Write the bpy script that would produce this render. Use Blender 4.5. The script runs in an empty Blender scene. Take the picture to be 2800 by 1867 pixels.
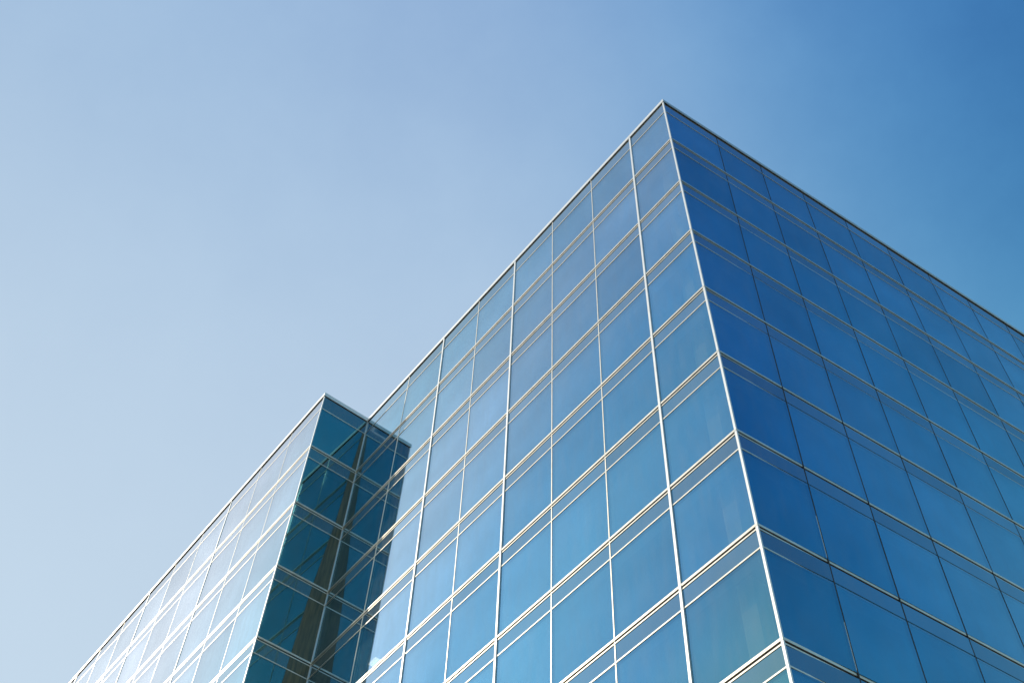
import bpy, math, random
from mathutils import Vector, Matrix

random.seed(7)
scene = bpy.context.scene
COL = scene.collection

# ---------------------------------------------------------------- camera
ROOF = 53.8                       # metres from the pavement to the roof edge
CAM = Vector((13.5528, -18.6203, -52.157 + ROOF))
YAW, PITCH, ROLL, FPX = -0.9202, 0.9725, 0.0233, 3330.48
fwd = Vector((math.sin(YAW)*math.cos(PITCH), math.cos(YAW)*math.cos(PITCH), math.sin(PITCH)))
rt0 = Vector((math.cos(YAW), -math.sin(YAW), 0.0))
up0 = rt0.cross(fwd)
rt = rt0*math.cos(ROLL) + up0*math.sin(ROLL)
up = up0*math.cos(ROLL) - rt0*math.sin(ROLL)
cd = bpy.data.cameras.new('camera')
cd.sensor_width = 36.0
cd.lens = FPX/2800.0*36.0
cd.clip_start = 0.1
cd.clip_end = 20000.0
cam = bpy.data.objects.new('camera', cd)
cam.matrix_world = Matrix(((rt.x, up.x, -fwd.x, CAM.x), (rt.y, up.y, -fwd.y, CAM.y), (rt.z, up.z, -fwd.z, CAM.z), (0, 0, 0, 1)))
COL.objects.link(cam)
scene.camera = cam

# ---------------------------------------------------------------- sky, sun, exposure
SUN_EL = math.radians(28.6)
SUN_AZ = math.radians(213.5)      # direction towards the sun, counter-clockwise from +X
world = bpy.data.worlds.new('World')
scene.world = world
world.use_nodes = True
wn, wl = world.node_tree.nodes, world.node_tree.links
wn.clear()
sky = wn.new('ShaderNodeTexSky')
sky.sky_type = 'NISHITA'
sky.sun_disc = False
sky.sun_elevation = SUN_EL
sky.sun_rotation = math.pi/2 - SUN_AZ
sky.altitude = 0
sky.air_density = 1.0
sky.dust_density = 8.0
sky.ozone_density = 3.0
bg = wn.new('ShaderNodeBackground')
bg.inputs['Strength'].default_value = 0.10
wo = wn.new('ShaderNodeOutputWorld')
# film-like response of the sky's radiance, with the haze thinning towards the zenith (one curve per channel)
wtc = wn.new('ShaderNodeTexCoord')
wxyz = wn.new('ShaderNodeSeparateXYZ')
wl.new(wtc.outputs['Generated'], wxyz.inputs[0])
sep = wn.new('ShaderNodeSeparateColor')
cmb = wn.new('ShaderNodeCombineColor')
wl.new(sky.outputs[0], sep.inputs[0])
def wm(op, a, b=0.0):
    nd = wn.new('ShaderNodeMath')
    nd.operation = op
    for i, v in enumerate((a, b)):
        if isinstance(v, float):
            nd.inputs[i].default_value = v
        else:
            wl.new(v, nd.inputs[i])
    return nd.outputs[0]
wnz = wn.new('ShaderNodeTexNoise')
wnz.inputs['Scale'].default_value = 5.0
wnz.inputs['Detail'].default_value = 8.0
wnz.inputs['Roughness'].default_value = 0.62
wl.new(wtc.outputs['Generated'], wnz.inputs['Vector'])
veil = wm('MULTIPLY', wm('SUBTRACT', wnz.outputs['Fac'], 0.5), 0.8)
height = wm('MAXIMUM', wxyz.outputs[2], 0.0)
x3 = wm('POWER', sep.outputs[0], 3.0)
u = wm('DIVIDE', x3, wm('ADD', x3, 1.0))
u = wm('DIVIDE', wm('SQRT', wm('ADD', wm('MULTIPLY', u, u), 0.09)), 1.044)
glare = wm('MAXIMUM', wm('SUBTRACT', sep.outputs[0], 5.0), 0.0)       # the sky goes on brightening round the sun
glare = wm('DIVIDE', glare, wm('ADD', wm('MULTIPLY', glare, 0.035), 1.0))
for ch, (top, p, q, q0, r, gl_) in enumerate(((0.575, 9.21, -11.06, 2.16, 8.56, 0.036), (0.722, 5.93, -6.9, -0.19, 7.36, 0.035), (0.868, 4.73, -5.47, 0.92, 5.80, 0.033))):
    e = wm('ADD', veil, wm('MULTIPLY', height, wm('ADD', wm('MULTIPLY', u, q), q0)))
    odds = wm('MULTIPLY', wm('POWER', u, p), wm('EXPONENT', wm('ADD', e, r)))
    body = wm('MULTIPLY', wm('DIVIDE', odds, wm('ADD', odds, 1.0)), top)
    wl.new(wm('MULTIPLY', wm('ADD', body, wm('MULTIPLY', glare, gl_)), 10.0), cmb.inputs[ch])
wl.new(cmb.outputs[0], bg.inputs['Color'])
wl.new(bg.outputs[0], wo.inputs['Surface'])

sd = bpy.data.lights.new('sun', 'SUN')
sd.energy = 5.0
sd.angle = math.radians(0.5)
sd.color = (1.0, 0.93, 0.82)
sun = bpy.data.objects.new('sun', sd)
sdir = Vector((math.cos(SUN_AZ)*math.cos(SUN_EL), math.sin(SUN_AZ)*math.cos(SUN_EL), math.sin(SUN_EL)))
sun.rotation_euler = sdir.to_track_quat('Z', 'Y').to_euler()
sun.location = (-60, -60, 90)
COL.objects.link(sun)

scene.view_settings.view_transform = 'Standard'
scene.view_settings.look = 'None'
scene.view_settings.gamma = 1.0
scene.view_settings.use_curve_mapping = False
scene.view_settings.exposure = 0.0
scene.render.engine = 'CYCLES'
scene.cycles.max_bounces = 10
scene.cycles.glossy_bounces = 6
scene.cycles.transparent_max_bounces = 12

# ---------------------------------------------------------------- materials
def new_mat(name):
    m = bpy.data.materials.new(name)
    m.use_nodes = True
    m.node_tree.nodes.clear()
    return m, m.node_tree.nodes, m.node_tree.links

def noise(n, l, scale, detail=4.0, rough=0.6, dim='3D', coords='Object'):
    tc = n.new('ShaderNodeTexCoord')
    t = n.new('ShaderNodeTexNoise')
    t.inputs['Scale'].default_value = scale
    t.inputs['Detail'].default_value = detail
    t.inputs['Roughness'].default_value = rough
    l.new(tc.outputs[coords], t.inputs['Vector'])
    return t

def plain(name, c0, c1, rough=0.5, metal=0.0, scale=1.5, spec=0.5, bump=0.0):
    m, n, l = new_mat(name)
    t = noise(n, l, scale)
    r = n.new('ShaderNodeValToRGB')
    r.color_ramp.elements[0].position = 0.35
    r.color_ramp.elements[1].position = 0.7
    r.color_ramp.elements[0].color = (*c0, 1)
    r.color_ramp.elements[1].color = (*c1, 1)
    l.new(t.outputs['Fac'], r.inputs['Fac'])
    p = n.new('ShaderNodeBsdfPrincipled')
    p.inputs['Roughness'].default_value = rough
    p.inputs['Metallic'].default_value = metal
    p.inputs['Specular IOR Level'].default_value = spec
    l.new(r.outputs['Color'], p.inputs['Base Color'])
    if bump:
        b = n.new('ShaderNodeBump')
        b.inputs['Strength'].default_value = bump
        b.inputs['Distance'].default_value = 0.02
        l.new(t.outputs['Fac'], b.inputs['Height'])
        l.new(b.outputs['Normal'], p.inputs['Normal'])
    o = n.new('ShaderNodeOutputMaterial')
    l.new(p.outputs[0], o.inputs['Surface'])
    return m

def glass(name, ramp, see=None, back=None, dust=0.05):
    """Body-tinted solar glass: weak blue mirror when looked at square on, near white mirror at grazing
    angles; through the pane the room shows dimly (or, on spandrels, the fritted back)."""
    m, n, l = new_mat(name)
    geo = n.new('ShaderNodeNewGeometry')
    t = n.new('ShaderNodeTexNoise')
    t.inputs['Scale'].default_value = 0.5
    t.inputs['Detail'].default_value = 5.0
    l.new(geo.outputs['Position'], t.inputs['Vector'])
    bump = n.new('ShaderNodeBump')
    bump.inputs['Strength'].default_value = 0.005
    bump.inputs['Distance'].default_value = 0.05
    l.new(t.outputs['Fac'], bump.inputs['Height'])
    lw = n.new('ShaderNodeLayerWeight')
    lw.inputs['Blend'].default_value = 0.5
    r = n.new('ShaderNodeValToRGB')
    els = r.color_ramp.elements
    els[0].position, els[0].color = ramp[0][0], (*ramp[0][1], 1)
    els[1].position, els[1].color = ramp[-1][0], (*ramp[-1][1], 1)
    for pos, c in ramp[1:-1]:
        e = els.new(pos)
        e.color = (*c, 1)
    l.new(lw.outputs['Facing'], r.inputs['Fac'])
    # slight unevenness of the coating
    mr = n.new('ShaderNodeMapRange')
    mr.inputs['From Min'].default_value = 0.3
    mr.inputs['From Max'].default_value = 0.7
    mr.inputs['To Min'].default_value = 0.90
    mr.inputs['To Max'].default_value = 1.0
    l.new(t.outputs['Fac'], mr.inputs['Value'])
    oi = n.new('ShaderNodeObjectInfo')
    mo = n.new('ShaderNodeMapRange')
    mo.inputs['To Min'].default_value = 0.90
    mo.inputs['To Max'].default_value = 1.06
    l.new(oi.outputs['Random'], mo.inputs['Value'])
    mm = n.new('ShaderNodeMath')
    mm.operation = 'MULTIPLY'
    l.new(mr.outputs[0], mm.inputs[0])
    l.new(mo.outputs[0], mm.inputs[1])
    vm = n.new('ShaderNodeVectorMath')
    vm.operation = 'SCALE'
    l.new(r.outputs['Color'], vm.inputs[0])
    l.new(mm.outputs[0], vm.inputs['Scale'])
    gl = n.new('ShaderNodeBsdfGlossy')
    gl.inputs['Roughness'].default_value = 0.012
    l.new(vm.outputs[0], gl.inputs['Color'])
    l.new(bump.outputs['Normal'], gl.inputs['Normal'])
    if back:
        under = n.new('ShaderNodeBsdfDiffuse')
        col = back
    else:
        under = n.new('ShaderNodeBsdfTransparent')
        col = see
    cub = n.new('ShaderNodeMath')
    cub.operation = 'POWER'
    cub.inputs[1].default_value = 3.0
    l.new(lw.outputs['Facing'], cub.inputs[0])
    inv = n.new('ShaderNodeMath')
    inv.operation = 'SUBTRACT'
    inv.inputs[0].default_value = 1.0
    l.new(cub.outputs[0], inv.inputs[1])
    vs = n.new('ShaderNodeVectorMath')
    vs.operation = 'SCALE'
    vs.inputs[0].default_value = col
    l.new(inv.outputs[0], vs.inputs['Scale'])
    l.new(vs.outputs[0], under.inputs['Color'])
    ad = n.new('ShaderNodeAddShader')
    l.new(gl.outputs[0], ad.inputs[0])
    l.new(under.outputs[0], ad.inputs[1])
    du = n.new('ShaderNodeBsdfDiffuse')
    du.inputs['Color'].default_value = (0.42, 0.40, 0.36, 1)
    t2 = n.new('ShaderNodeTexNoise')
    t2.inputs['Scale'].default_value = 1.3
    t2.inputs['Detail'].default_value = 7.0
    mp2 = n.new('ShaderNodeMapping')
    mp2.inputs['Scale'].default_value = (2.6, 2.6, 0.45)
    l.new(geo.outputs['Position'], mp2.inputs['Vector'])
    l.new(mp2.outputs[0], t2.inputs['Vector'])
    mr2 = n.new('ShaderNodeMapRange')
    mr2.inputs['From Min'].default_value = 0.38
    mr2.inputs['From Max'].default_value = 0.72
    mr2.inputs['To Min'].default_value = 0.0
    mr2.inputs['To Max'].default_value = dust
    l.new(t2.outputs['Fac'], mr2.inputs['Value'])
    mx2 = n.new('ShaderNodeMixShader')
    l.new(mr2.outputs[0], mx2.inputs['Fac'])
    l.new(ad.outputs[0], mx2.inputs[1])
    l.new(du.outputs[0], mx2.inputs[2])
    o = n.new('ShaderNodeOutputMaterial')
    l.new(mx2.outputs[0], o.inputs['Surface'])
    return m

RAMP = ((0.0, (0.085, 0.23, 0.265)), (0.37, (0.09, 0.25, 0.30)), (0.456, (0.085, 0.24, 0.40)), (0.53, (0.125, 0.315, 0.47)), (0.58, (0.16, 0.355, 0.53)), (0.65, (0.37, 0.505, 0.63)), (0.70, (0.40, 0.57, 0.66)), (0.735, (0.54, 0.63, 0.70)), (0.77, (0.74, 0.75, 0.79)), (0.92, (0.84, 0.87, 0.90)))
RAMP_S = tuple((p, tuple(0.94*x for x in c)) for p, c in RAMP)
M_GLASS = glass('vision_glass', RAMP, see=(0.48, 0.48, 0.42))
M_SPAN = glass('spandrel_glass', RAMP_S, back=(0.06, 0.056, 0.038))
M_ALU = plain('champagne_aluminium', (0.76, 0.68, 0.54), (0.88, 0.80, 0.67), rough=0.40, metal=0.80, scale=2.3)
M_POST = plain('pale_aluminium', (0.80, 0.76, 0.69), (0.88, 0.85, 0.79), rough=0.42, metal=0.6, scale=1.7)
M_GASKET = plain('black_gasket', (0.012, 0.012, 0.012), (0.03, 0.028, 0.024), rough=0.7)
M_GLINT = plain('pale_glint', (0.60, 0.68, 0.70), (0.80, 0.84, 0.84), rough=0.6, scale=6.0)  # pale colour for the glint painted along a joint
def reflection_mat():  # brown of the reflection painted on the return's strip
    m, n, l = new_mat('brown_reflection')
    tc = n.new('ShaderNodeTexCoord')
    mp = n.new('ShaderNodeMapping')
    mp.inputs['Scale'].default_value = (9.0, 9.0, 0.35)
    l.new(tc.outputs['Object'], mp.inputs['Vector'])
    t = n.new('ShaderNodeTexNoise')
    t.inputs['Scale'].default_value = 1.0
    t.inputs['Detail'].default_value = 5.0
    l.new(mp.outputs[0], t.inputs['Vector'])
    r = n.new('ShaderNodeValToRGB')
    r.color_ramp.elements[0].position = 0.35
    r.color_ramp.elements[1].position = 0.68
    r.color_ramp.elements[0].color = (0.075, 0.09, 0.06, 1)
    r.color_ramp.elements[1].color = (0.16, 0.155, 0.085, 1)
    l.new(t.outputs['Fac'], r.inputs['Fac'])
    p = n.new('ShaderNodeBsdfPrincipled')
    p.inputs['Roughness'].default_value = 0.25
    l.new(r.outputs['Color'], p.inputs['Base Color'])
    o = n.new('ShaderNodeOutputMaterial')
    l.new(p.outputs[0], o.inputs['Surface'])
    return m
M_REFLECTION = reflection_mat()
M_CONC = plain('concrete', (0.24, 0.235, 0.22), (0.34, 0.33, 0.31), rough=0.9, scale=0.8, bump=0.2)
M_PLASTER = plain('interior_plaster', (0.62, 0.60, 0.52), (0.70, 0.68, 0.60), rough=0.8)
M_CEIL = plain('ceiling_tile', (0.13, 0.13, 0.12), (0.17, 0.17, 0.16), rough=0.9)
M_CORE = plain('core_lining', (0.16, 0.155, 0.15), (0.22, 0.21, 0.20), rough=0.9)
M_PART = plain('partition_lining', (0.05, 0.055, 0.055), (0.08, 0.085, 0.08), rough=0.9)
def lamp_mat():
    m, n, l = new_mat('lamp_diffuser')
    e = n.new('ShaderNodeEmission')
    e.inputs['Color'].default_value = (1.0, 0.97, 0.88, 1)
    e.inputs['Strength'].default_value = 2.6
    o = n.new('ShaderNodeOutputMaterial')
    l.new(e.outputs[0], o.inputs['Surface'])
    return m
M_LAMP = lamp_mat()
M_ROOF = plain('roof_membrane', (0.28, 0.28, 0.27), (0.36, 0.35, 0.33), rough=0.9)
M_PAVE = plain('paving', (0.09, 0.09, 0.085), (0.14, 0.135, 0.13), rough=0.9, scale=0.4)

# ---------------------------------------------------------------- helpers
def add_obj(name, mesh, parent=None, mat=None):
    o = bpy.data.objects.new(name, mesh)
    COL.objects.link(o)
    if parent is not None:
        o.parent = parent
    if mat is not None and not mesh.materials:
        mesh.materials.append(mat)
    return o

FACES = [(0, 1, 2, 3), (7, 6, 5, 4), (0, 4, 5, 1), (1, 5, 6, 2), (2, 6, 7, 3), (3, 7, 4, 0)]

class Solid:
    """Collects hexahedra and builds them as one mesh."""
    def __init__(self):
        self.v, self.f = [], []
    def hexa(self, pts):
        b = len(self.v)
        c = sum((Vector(p) for p in pts), Vector())/8
        self.v += [tuple(p) for p in pts]
        for f in FACES:
            P = [Vector(pts[i]) for i in f]
            nrm = (P[1]-P[0]).cross(P[2]-P[0])
            fc = sum(P, Vector())/4
            self.f.append(tuple(b+i for i in (f if nrm.dot(fc-c) > 0 else f[::-1])))
        return self
    def box(self, x0, x1, y0, y1, z0, z1):
        return self.hexa([(x0, y0, z0), (x1, y0, z0), (x1, y1, z0), (x0, y1, z0),
                          (x0, y0, z1), (x1, y0, z1), (x1, y1, z1), (x0, y1, z1)])
    def build(self, name, parent=None, mat=None):
        me = bpy.data.meshes.new(name)
        me.from_pydata(self.v, [], self.f)
        me.update()
        return add_obj(name, me, parent, mat)

class Facade:
    """A curtain wall face: verticals are functions of height h (0 at roof, negative down)."""
    def __init__(self, verts, n, a):
        self.V, self.n, self.a = verts, Vector(n).normalized(), Vector(a).normalized()
    def at(self, j, h, off=0.0, d=0.0):
        p = self.V[j](h)
        return Vector((p[0], p[1], p[2]+ROOF)) + self.a*off + self.n*d
    def member_v(self, name, j, h0, h1, w, d0, d1, parent, mat, shift=0.0):
        s = Solid()
        s.hexa([self.at(j, h0, shift-w/2, d0), self.at(j, h0, shift+w/2, d0), self.at(j, h0, shift+w/2, d1), self.at(j, h0, shift-w/2, d1),
                self.at(j, h1, shift-w/2, d0), self.at(j, h1, shift+w/2, d0), self.at(j, h1, shift+w/2, d1), self.at(j, h1, shift-w/2, d1)])
        return s.build(name, parent, mat)
    def member_h(self, name, ja, jb, h0, h1, d0, d1, parent, mat, ea=0.0, eb=0.0):
        s = Solid()
        s.hexa([self.at(ja, h0, ea, d0), self.at(jb, h0, eb, d0), self.at(jb, h0, eb, d1), self.at(ja, h0, ea, d1),
                self.at(ja, h1, ea, d0), self.at(jb, h1, eb, d0), self.at(jb, h1, eb, d1), self.at(ja, h1, ea, d1)])
        return s.build(name, parent, mat)
    def pane(self, j, h0, h1, ea, eb, d, parent, name, mat, solid=None, wob=0.0025):
        s = solid or Solid()
        k = [d + random.uniform(-wob, wob) for _ in range(3)]
        k.append(k[0]+k[2]-k[1])          # keeps the pane plane
        b = d-0.05
        s.hexa([self.at(j, h0, ea, b), self.at(j+1, h0, -eb, b), self.at(j+1, h1, -eb, b), self.at(j, h1, ea, b),
                self.at(j, h0, ea, k[0]), self.at(j+1, h0, -eb, k[1]), self.at(j+1, h1, -eb, k[2]), self.at(j, h1, ea, k[3])])
        if solid is None:
            return s.build(name, parent, mat)

# ---------------------------------------------------------------- setting
g = Solid(); g.box(-4000, 4000, -4000, 4000, -0.5, 0.0)
ground = g.build('ground', None, M_PAVE); ground['kind'] = 'structure'

# ---------------------------------------------------------------- the building
E1, E2, E3 = 0.0251, 0.0222, 0.0545
S0, D, PW, ANG = 23.598, 2.781, 3.1764, -0.0908
HF = [-0.054, -4.0188, -7.9572, -11.9932, -16.0448, -19.9695, -24.0062, -28.0264, -31.9757, -36.0, -40.0, -44.0, -48.0]
HF = [h-0.04 for h in HF]
BASE = -ROOF
MS = [2.2593, 5.0242, 7.8838, 10.7554, 13.6791, 16.634, 19.6843]
NS = [3.0605, 5.659, 8.2447, 10.9096, 13.6039, 16.3158, 18.9891] + [18.9891+2.68*i for i in range(1, 6)]
ca, sa = math.cos(ANG), -math.sin(ANG)

Vc = lambda h: (0.0, 0.0, h)
Vi = lambda h: (-S0+h*(E1+E3), 0.0, h)
Ve = lambda h: (-S0+h*(E1+E3), -D, h)
def Vm(s): return lambda h: (-s+h*E1, 0.0, h)
def Vm7(h): return (-MS[-1]+h*(E1+0.045), 0.0, h)
def Vn(t): return lambda h: (t*sa, t*ca+h*E2, h)
def Vp(s): return lambda h: (-S0-s+h*(E1+E3), -D, h)
NP = 13
F1 = Facade([Vc]+[Vm(s) for s in MS[:-1]]+[Vm7, Vi], (0, -1, 0), (-1, 0, 0))
F2 = Facade([Vc]+[Vn(t) for t in NS], (ca, -sa, 0), (sa, ca, 0))
FP = Facade([Ve]+[Vp(PW*j) for j in range(1, NP+1)], (0, -1, 0), (-1, 0, 0))
FS = Facade([Vi, Ve], (1, 0, -(E1+E3)), (0, -1, 0))

bld = bpy.data.objects.new('glass_office_building', None)
bld.location = (0, 0, 0)
COL.objects.link(bld)
bld['label'] = 'blue mirror glass office block with pale aluminium mullions and a stepped-out wing'
bld['category'] = 'building'

# NV: storeys from the roof down built pane by pane; the rest, out of sight below, in one piece
def storey(k):
    """heights of a storey: top of double transom, ..., bottom of the vision glass"""
    top = HF[k]
    bot = HF[k+1] if k+1 < len(HF) else BASE+0.3
    return top, bot

def facade(name, label, F, thick, thin_kind, first_ext=0.0, slim=1.0, NV=9):
    nb = len(F.V)-1
    # backing: the row of slab edges behind the spandrels, one mesh; it carries the facade
    s = Solid()
    for k in range(len(HF)):
        t = HF[k]
        lo, hi = t-0.85, t-0.12
        s.hexa([F.at(0, lo, 0.5, -0.45), F.at(nb, lo, -0.5, -0.45), F.at(nb, lo, -0.5, -0.12), F.at(0, lo, 0.5, -0.12),
                F.at(0, hi, 0.5, -0.45), F.at(nb, hi, -0.5, -0.45), F.at(nb, hi, -0.5, -0.12), F.at(0, hi, 0.5, -0.12)])
    fac = s.build(name, bld, M_CONC)
    fac['label'] = label
    low_g, low_s = Solid(), Solid()
    for k in range(len(HF)):
        top, bot = storey(k)
        cop = (k == 0)
        sp_t = top-(0.20 if cop else 0.222)
        sp_b = top-(1.12 if cop else 0.86)
        vis_t = sp_b-0.042
        for j in range(nb):
            if k < NV:
                F.pane(j, sp_t, sp_b, 0.012, 0.012, 0.0, fac, 'spandrel_panel', M_SPAN)
                F.pane(j, vis_t, bot-0.016, 0.012, 0.012, 0.0, fac, 'window_pane', M_GLASS)
            else:
                F.pane(j, sp_t, sp_b, 0.012, 0.012, 0.0, None, '', None, solid=low_s)
                F.pane(j, vis_t, bot-0.016, 0.012, 0.012, 0.0, None, '', None, solid=low_g)
        # transoms run between the strong mullions
        cuts = sorted(set([0, nb]+list(thick)))
        for a, b in zip(cuts, cuts[1:]):
            ea = first_ext if a == 0 else 0.0
            if not cop:
                F.member_h('transom', a, b, top-0.02, top-0.11, -0.02, 0.034*slim, fac, M_ALU, ea=ea*0.034)
                F.member_h('gasket', a, b, top-0.11, top-0.175, -0.02, 0.002, fac, M_GASKET)
                F.member_h('transom', a, b, top-0.175, top-0.225, -0.02, 0.018*slim, fac, M_ALU, ea=ea*0.018)
            F.member_h('glazing_bar', a, b, sp_b+0.004, vis_t-0.004, -0.02, 0.016*slim, fac, M_ALU, ea=ea*0.016)
    low_s.build('spandrel_band', fac, M_SPAN)['kind'] = 'stuff'
    low_g.build('lower_glazing', fac, M_GLASS)['kind'] = 'stuff'
    # verticals
    for j in range(1, nb):
        if j in thick:
            F.member_v('mullion', j, HF[0]-0.16, BASE, 0.092*slim, -0.03, 0.046*slim, fac, M_POST)
        elif thin_kind == 'bar':
            F.member_v('mullion', j, HF[0]-0.16, BASE, 0.048*slim, -0.03, 0.014*slim, fac, M_ALU)
        else:
            F.member_v('joint_seal', j, HF[0]-0.16, BASE, 0.042, -0.03, 0.004, fac, M_GASKET)
    return fac

f1 = facade('facade', 'sunlit front facade with pale mullions', F1, (1, 4, 6), 'bar', first_ext=-1.0)
f2 = facade('facade', 'shaded deep blue side facade with black joints', F2, (), 'seal', first_ext=0.0)
fp = facade('facade', 'bright front facade of the projecting wing', FP, (3, 6, 9, 12), 'bar', first_ext=-1.0, slim=0.6, NV=7)
fs = facade('facade', 'narrow shaded return of the projecting wing', FS, (), 'bar', NV=7)

# copings
def coping(F, a, b, parent, joints, ea=0.0, eb=0.0, mat=None):
    cuts = [a]+[j for j in joints]+[b]
    for p, q in zip(cuts, cuts[1:]):
        e0 = ea if p == a else 0.004
        e1 = eb if q == b else -0.004
        F.member_h('coping', p, q, HF[0]+0.05, HF[0]-0.18, -0.35, 0.055, parent, mat or M_POST, ea=e0, eb=e1)
        F.member_h('gasket', p, q, HF[0]-0.18, HF[0]-0.203, -0.06, 0.02, parent, M_GASKET, ea=e0, eb=e1)
coping(F1, 0, 8, f1, (1, 2, 3, 4, 5, 6, 7), ea=-0.054)
coping(F2, 0, len(F2.V)-1, f2, (3, 6, 9), ea=0.003, mat=M_ALU)  # same coping, its shaded tone put into the colour by a darker metal
coping(FP, 0, NP, fp, (3, 6, 9), ea=-0.054)
coping(FS, 0, 1, fs, (), ea=0.06, eb=-0.003)

# corner posts, one length per storey
def posts(V, parent, nx, w=0.055, p=0.05, inner=False):
    hs = HF+[BASE]
    for k in range(len(HF)):
        t = hs[k]-(0.18 if k == 0 else 0.11)
        b = hs[k+1]-0.019
        for (h0, h1) in (((t, hs[k]-0.93), (hs[k]-0.934, b-0.001)) if k else ((t, b-0.001),)):
            s = Solid()
            pts = []
            for h in (h0, h1):
                x, y, z = V(h)
                z += ROOF
                if inner:
                    pts += [(x-0.02, y-0.045, z), (x+0.045, y-0.045, z), (x+0.045, y+0.02, z), (x-0.02, y+0.02, z)]
                else:
                    pts += [(x-w, y-p, z), (x+p, y-p, z), (x+p, y+w*0.6, z), (x-w, y+w*0.6, z)]
            s.hexa(pts).build('corner_post', parent, M_POST)
posts(Vc, f1, 1, w=0.05, p=0.028)
posts(Ve, fp, 1, w=0.04, p=0.024)
posts(Vi, fs, 1, inner=True)

# inside: floors, core, columns behind the glass
depth = 30.0
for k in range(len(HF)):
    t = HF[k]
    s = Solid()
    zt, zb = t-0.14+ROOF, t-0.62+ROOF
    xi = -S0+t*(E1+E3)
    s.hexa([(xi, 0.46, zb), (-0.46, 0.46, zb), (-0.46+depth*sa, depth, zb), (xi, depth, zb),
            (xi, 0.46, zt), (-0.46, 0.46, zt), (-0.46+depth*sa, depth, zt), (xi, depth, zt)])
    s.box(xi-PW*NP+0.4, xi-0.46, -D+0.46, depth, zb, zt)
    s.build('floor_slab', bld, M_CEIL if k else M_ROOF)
s = Solid()
s.box(-60, -7, 9, depth-0.5, 0.0, ROOF-1.0)
s.build('core_wall', bld, M_CORE)
for k in range(1, 11):
    zt, zb = HF[k]-0.62+ROOF, HF[k+1]-0.14+ROOF
    for (cx, cy) in ((-1.15, 1.0),):
        x = cx+0.3*HF[k]*E1
        Solid().box(x-0.28, x+0.28, cy-0.28, cy+0.28, zb+0.003, zt-0.003).build('column', bld, M_PLASTER)
# reflection painted as a brown strip in the return, beside the inner corner, one length per pane, widening downwards
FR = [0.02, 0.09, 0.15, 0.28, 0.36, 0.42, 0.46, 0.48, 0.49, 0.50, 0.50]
def painted_reflection(k, h0, h1):
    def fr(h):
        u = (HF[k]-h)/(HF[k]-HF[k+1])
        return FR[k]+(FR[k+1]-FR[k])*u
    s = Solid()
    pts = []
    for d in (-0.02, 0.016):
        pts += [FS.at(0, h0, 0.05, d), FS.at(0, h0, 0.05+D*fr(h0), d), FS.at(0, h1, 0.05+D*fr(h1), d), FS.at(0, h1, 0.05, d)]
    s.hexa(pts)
    o = s.build('reflection_strip', fs, M_REFLECTION)
    o['label'] = 'dark brown strip of painted reflection beside the inner corner'
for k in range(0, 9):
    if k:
        painted_reflection(k, HF[k]-0.23, HF[k]-0.852)
    painted_reflection(k, HF[k]-(1.19 if k == 0 else 0.91), HF[k+1]-0.02)
# glint painted as a pale strip along the joint nearest the corner on the shaded side
for k in (6, 7):
    F2.member_v('glint_strip', 1, HF[k]-2.3, HF[k+1]+0.05, 0.010, -0.02, 0.007, f2, M_GLINT, shift=-0.026)
# a lit ceiling panel that shows through the glass near the inner corner
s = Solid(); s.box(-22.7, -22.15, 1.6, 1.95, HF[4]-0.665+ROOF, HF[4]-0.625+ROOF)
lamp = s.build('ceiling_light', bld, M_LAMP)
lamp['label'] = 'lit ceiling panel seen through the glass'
# partition closing the end room of the wing behind the return's glass
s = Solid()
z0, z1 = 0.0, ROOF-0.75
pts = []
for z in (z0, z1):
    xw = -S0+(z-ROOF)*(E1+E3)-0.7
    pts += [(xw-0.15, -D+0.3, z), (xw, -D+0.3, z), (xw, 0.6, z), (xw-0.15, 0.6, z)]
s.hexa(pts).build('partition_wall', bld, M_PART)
# rear wall closing the block
s = Solid(); s.box(-66, sa*depth+0.2, depth, depth+0.3, 0.0, ROOF-0.1)
s.build('rear_wall', bld, M_CONC)
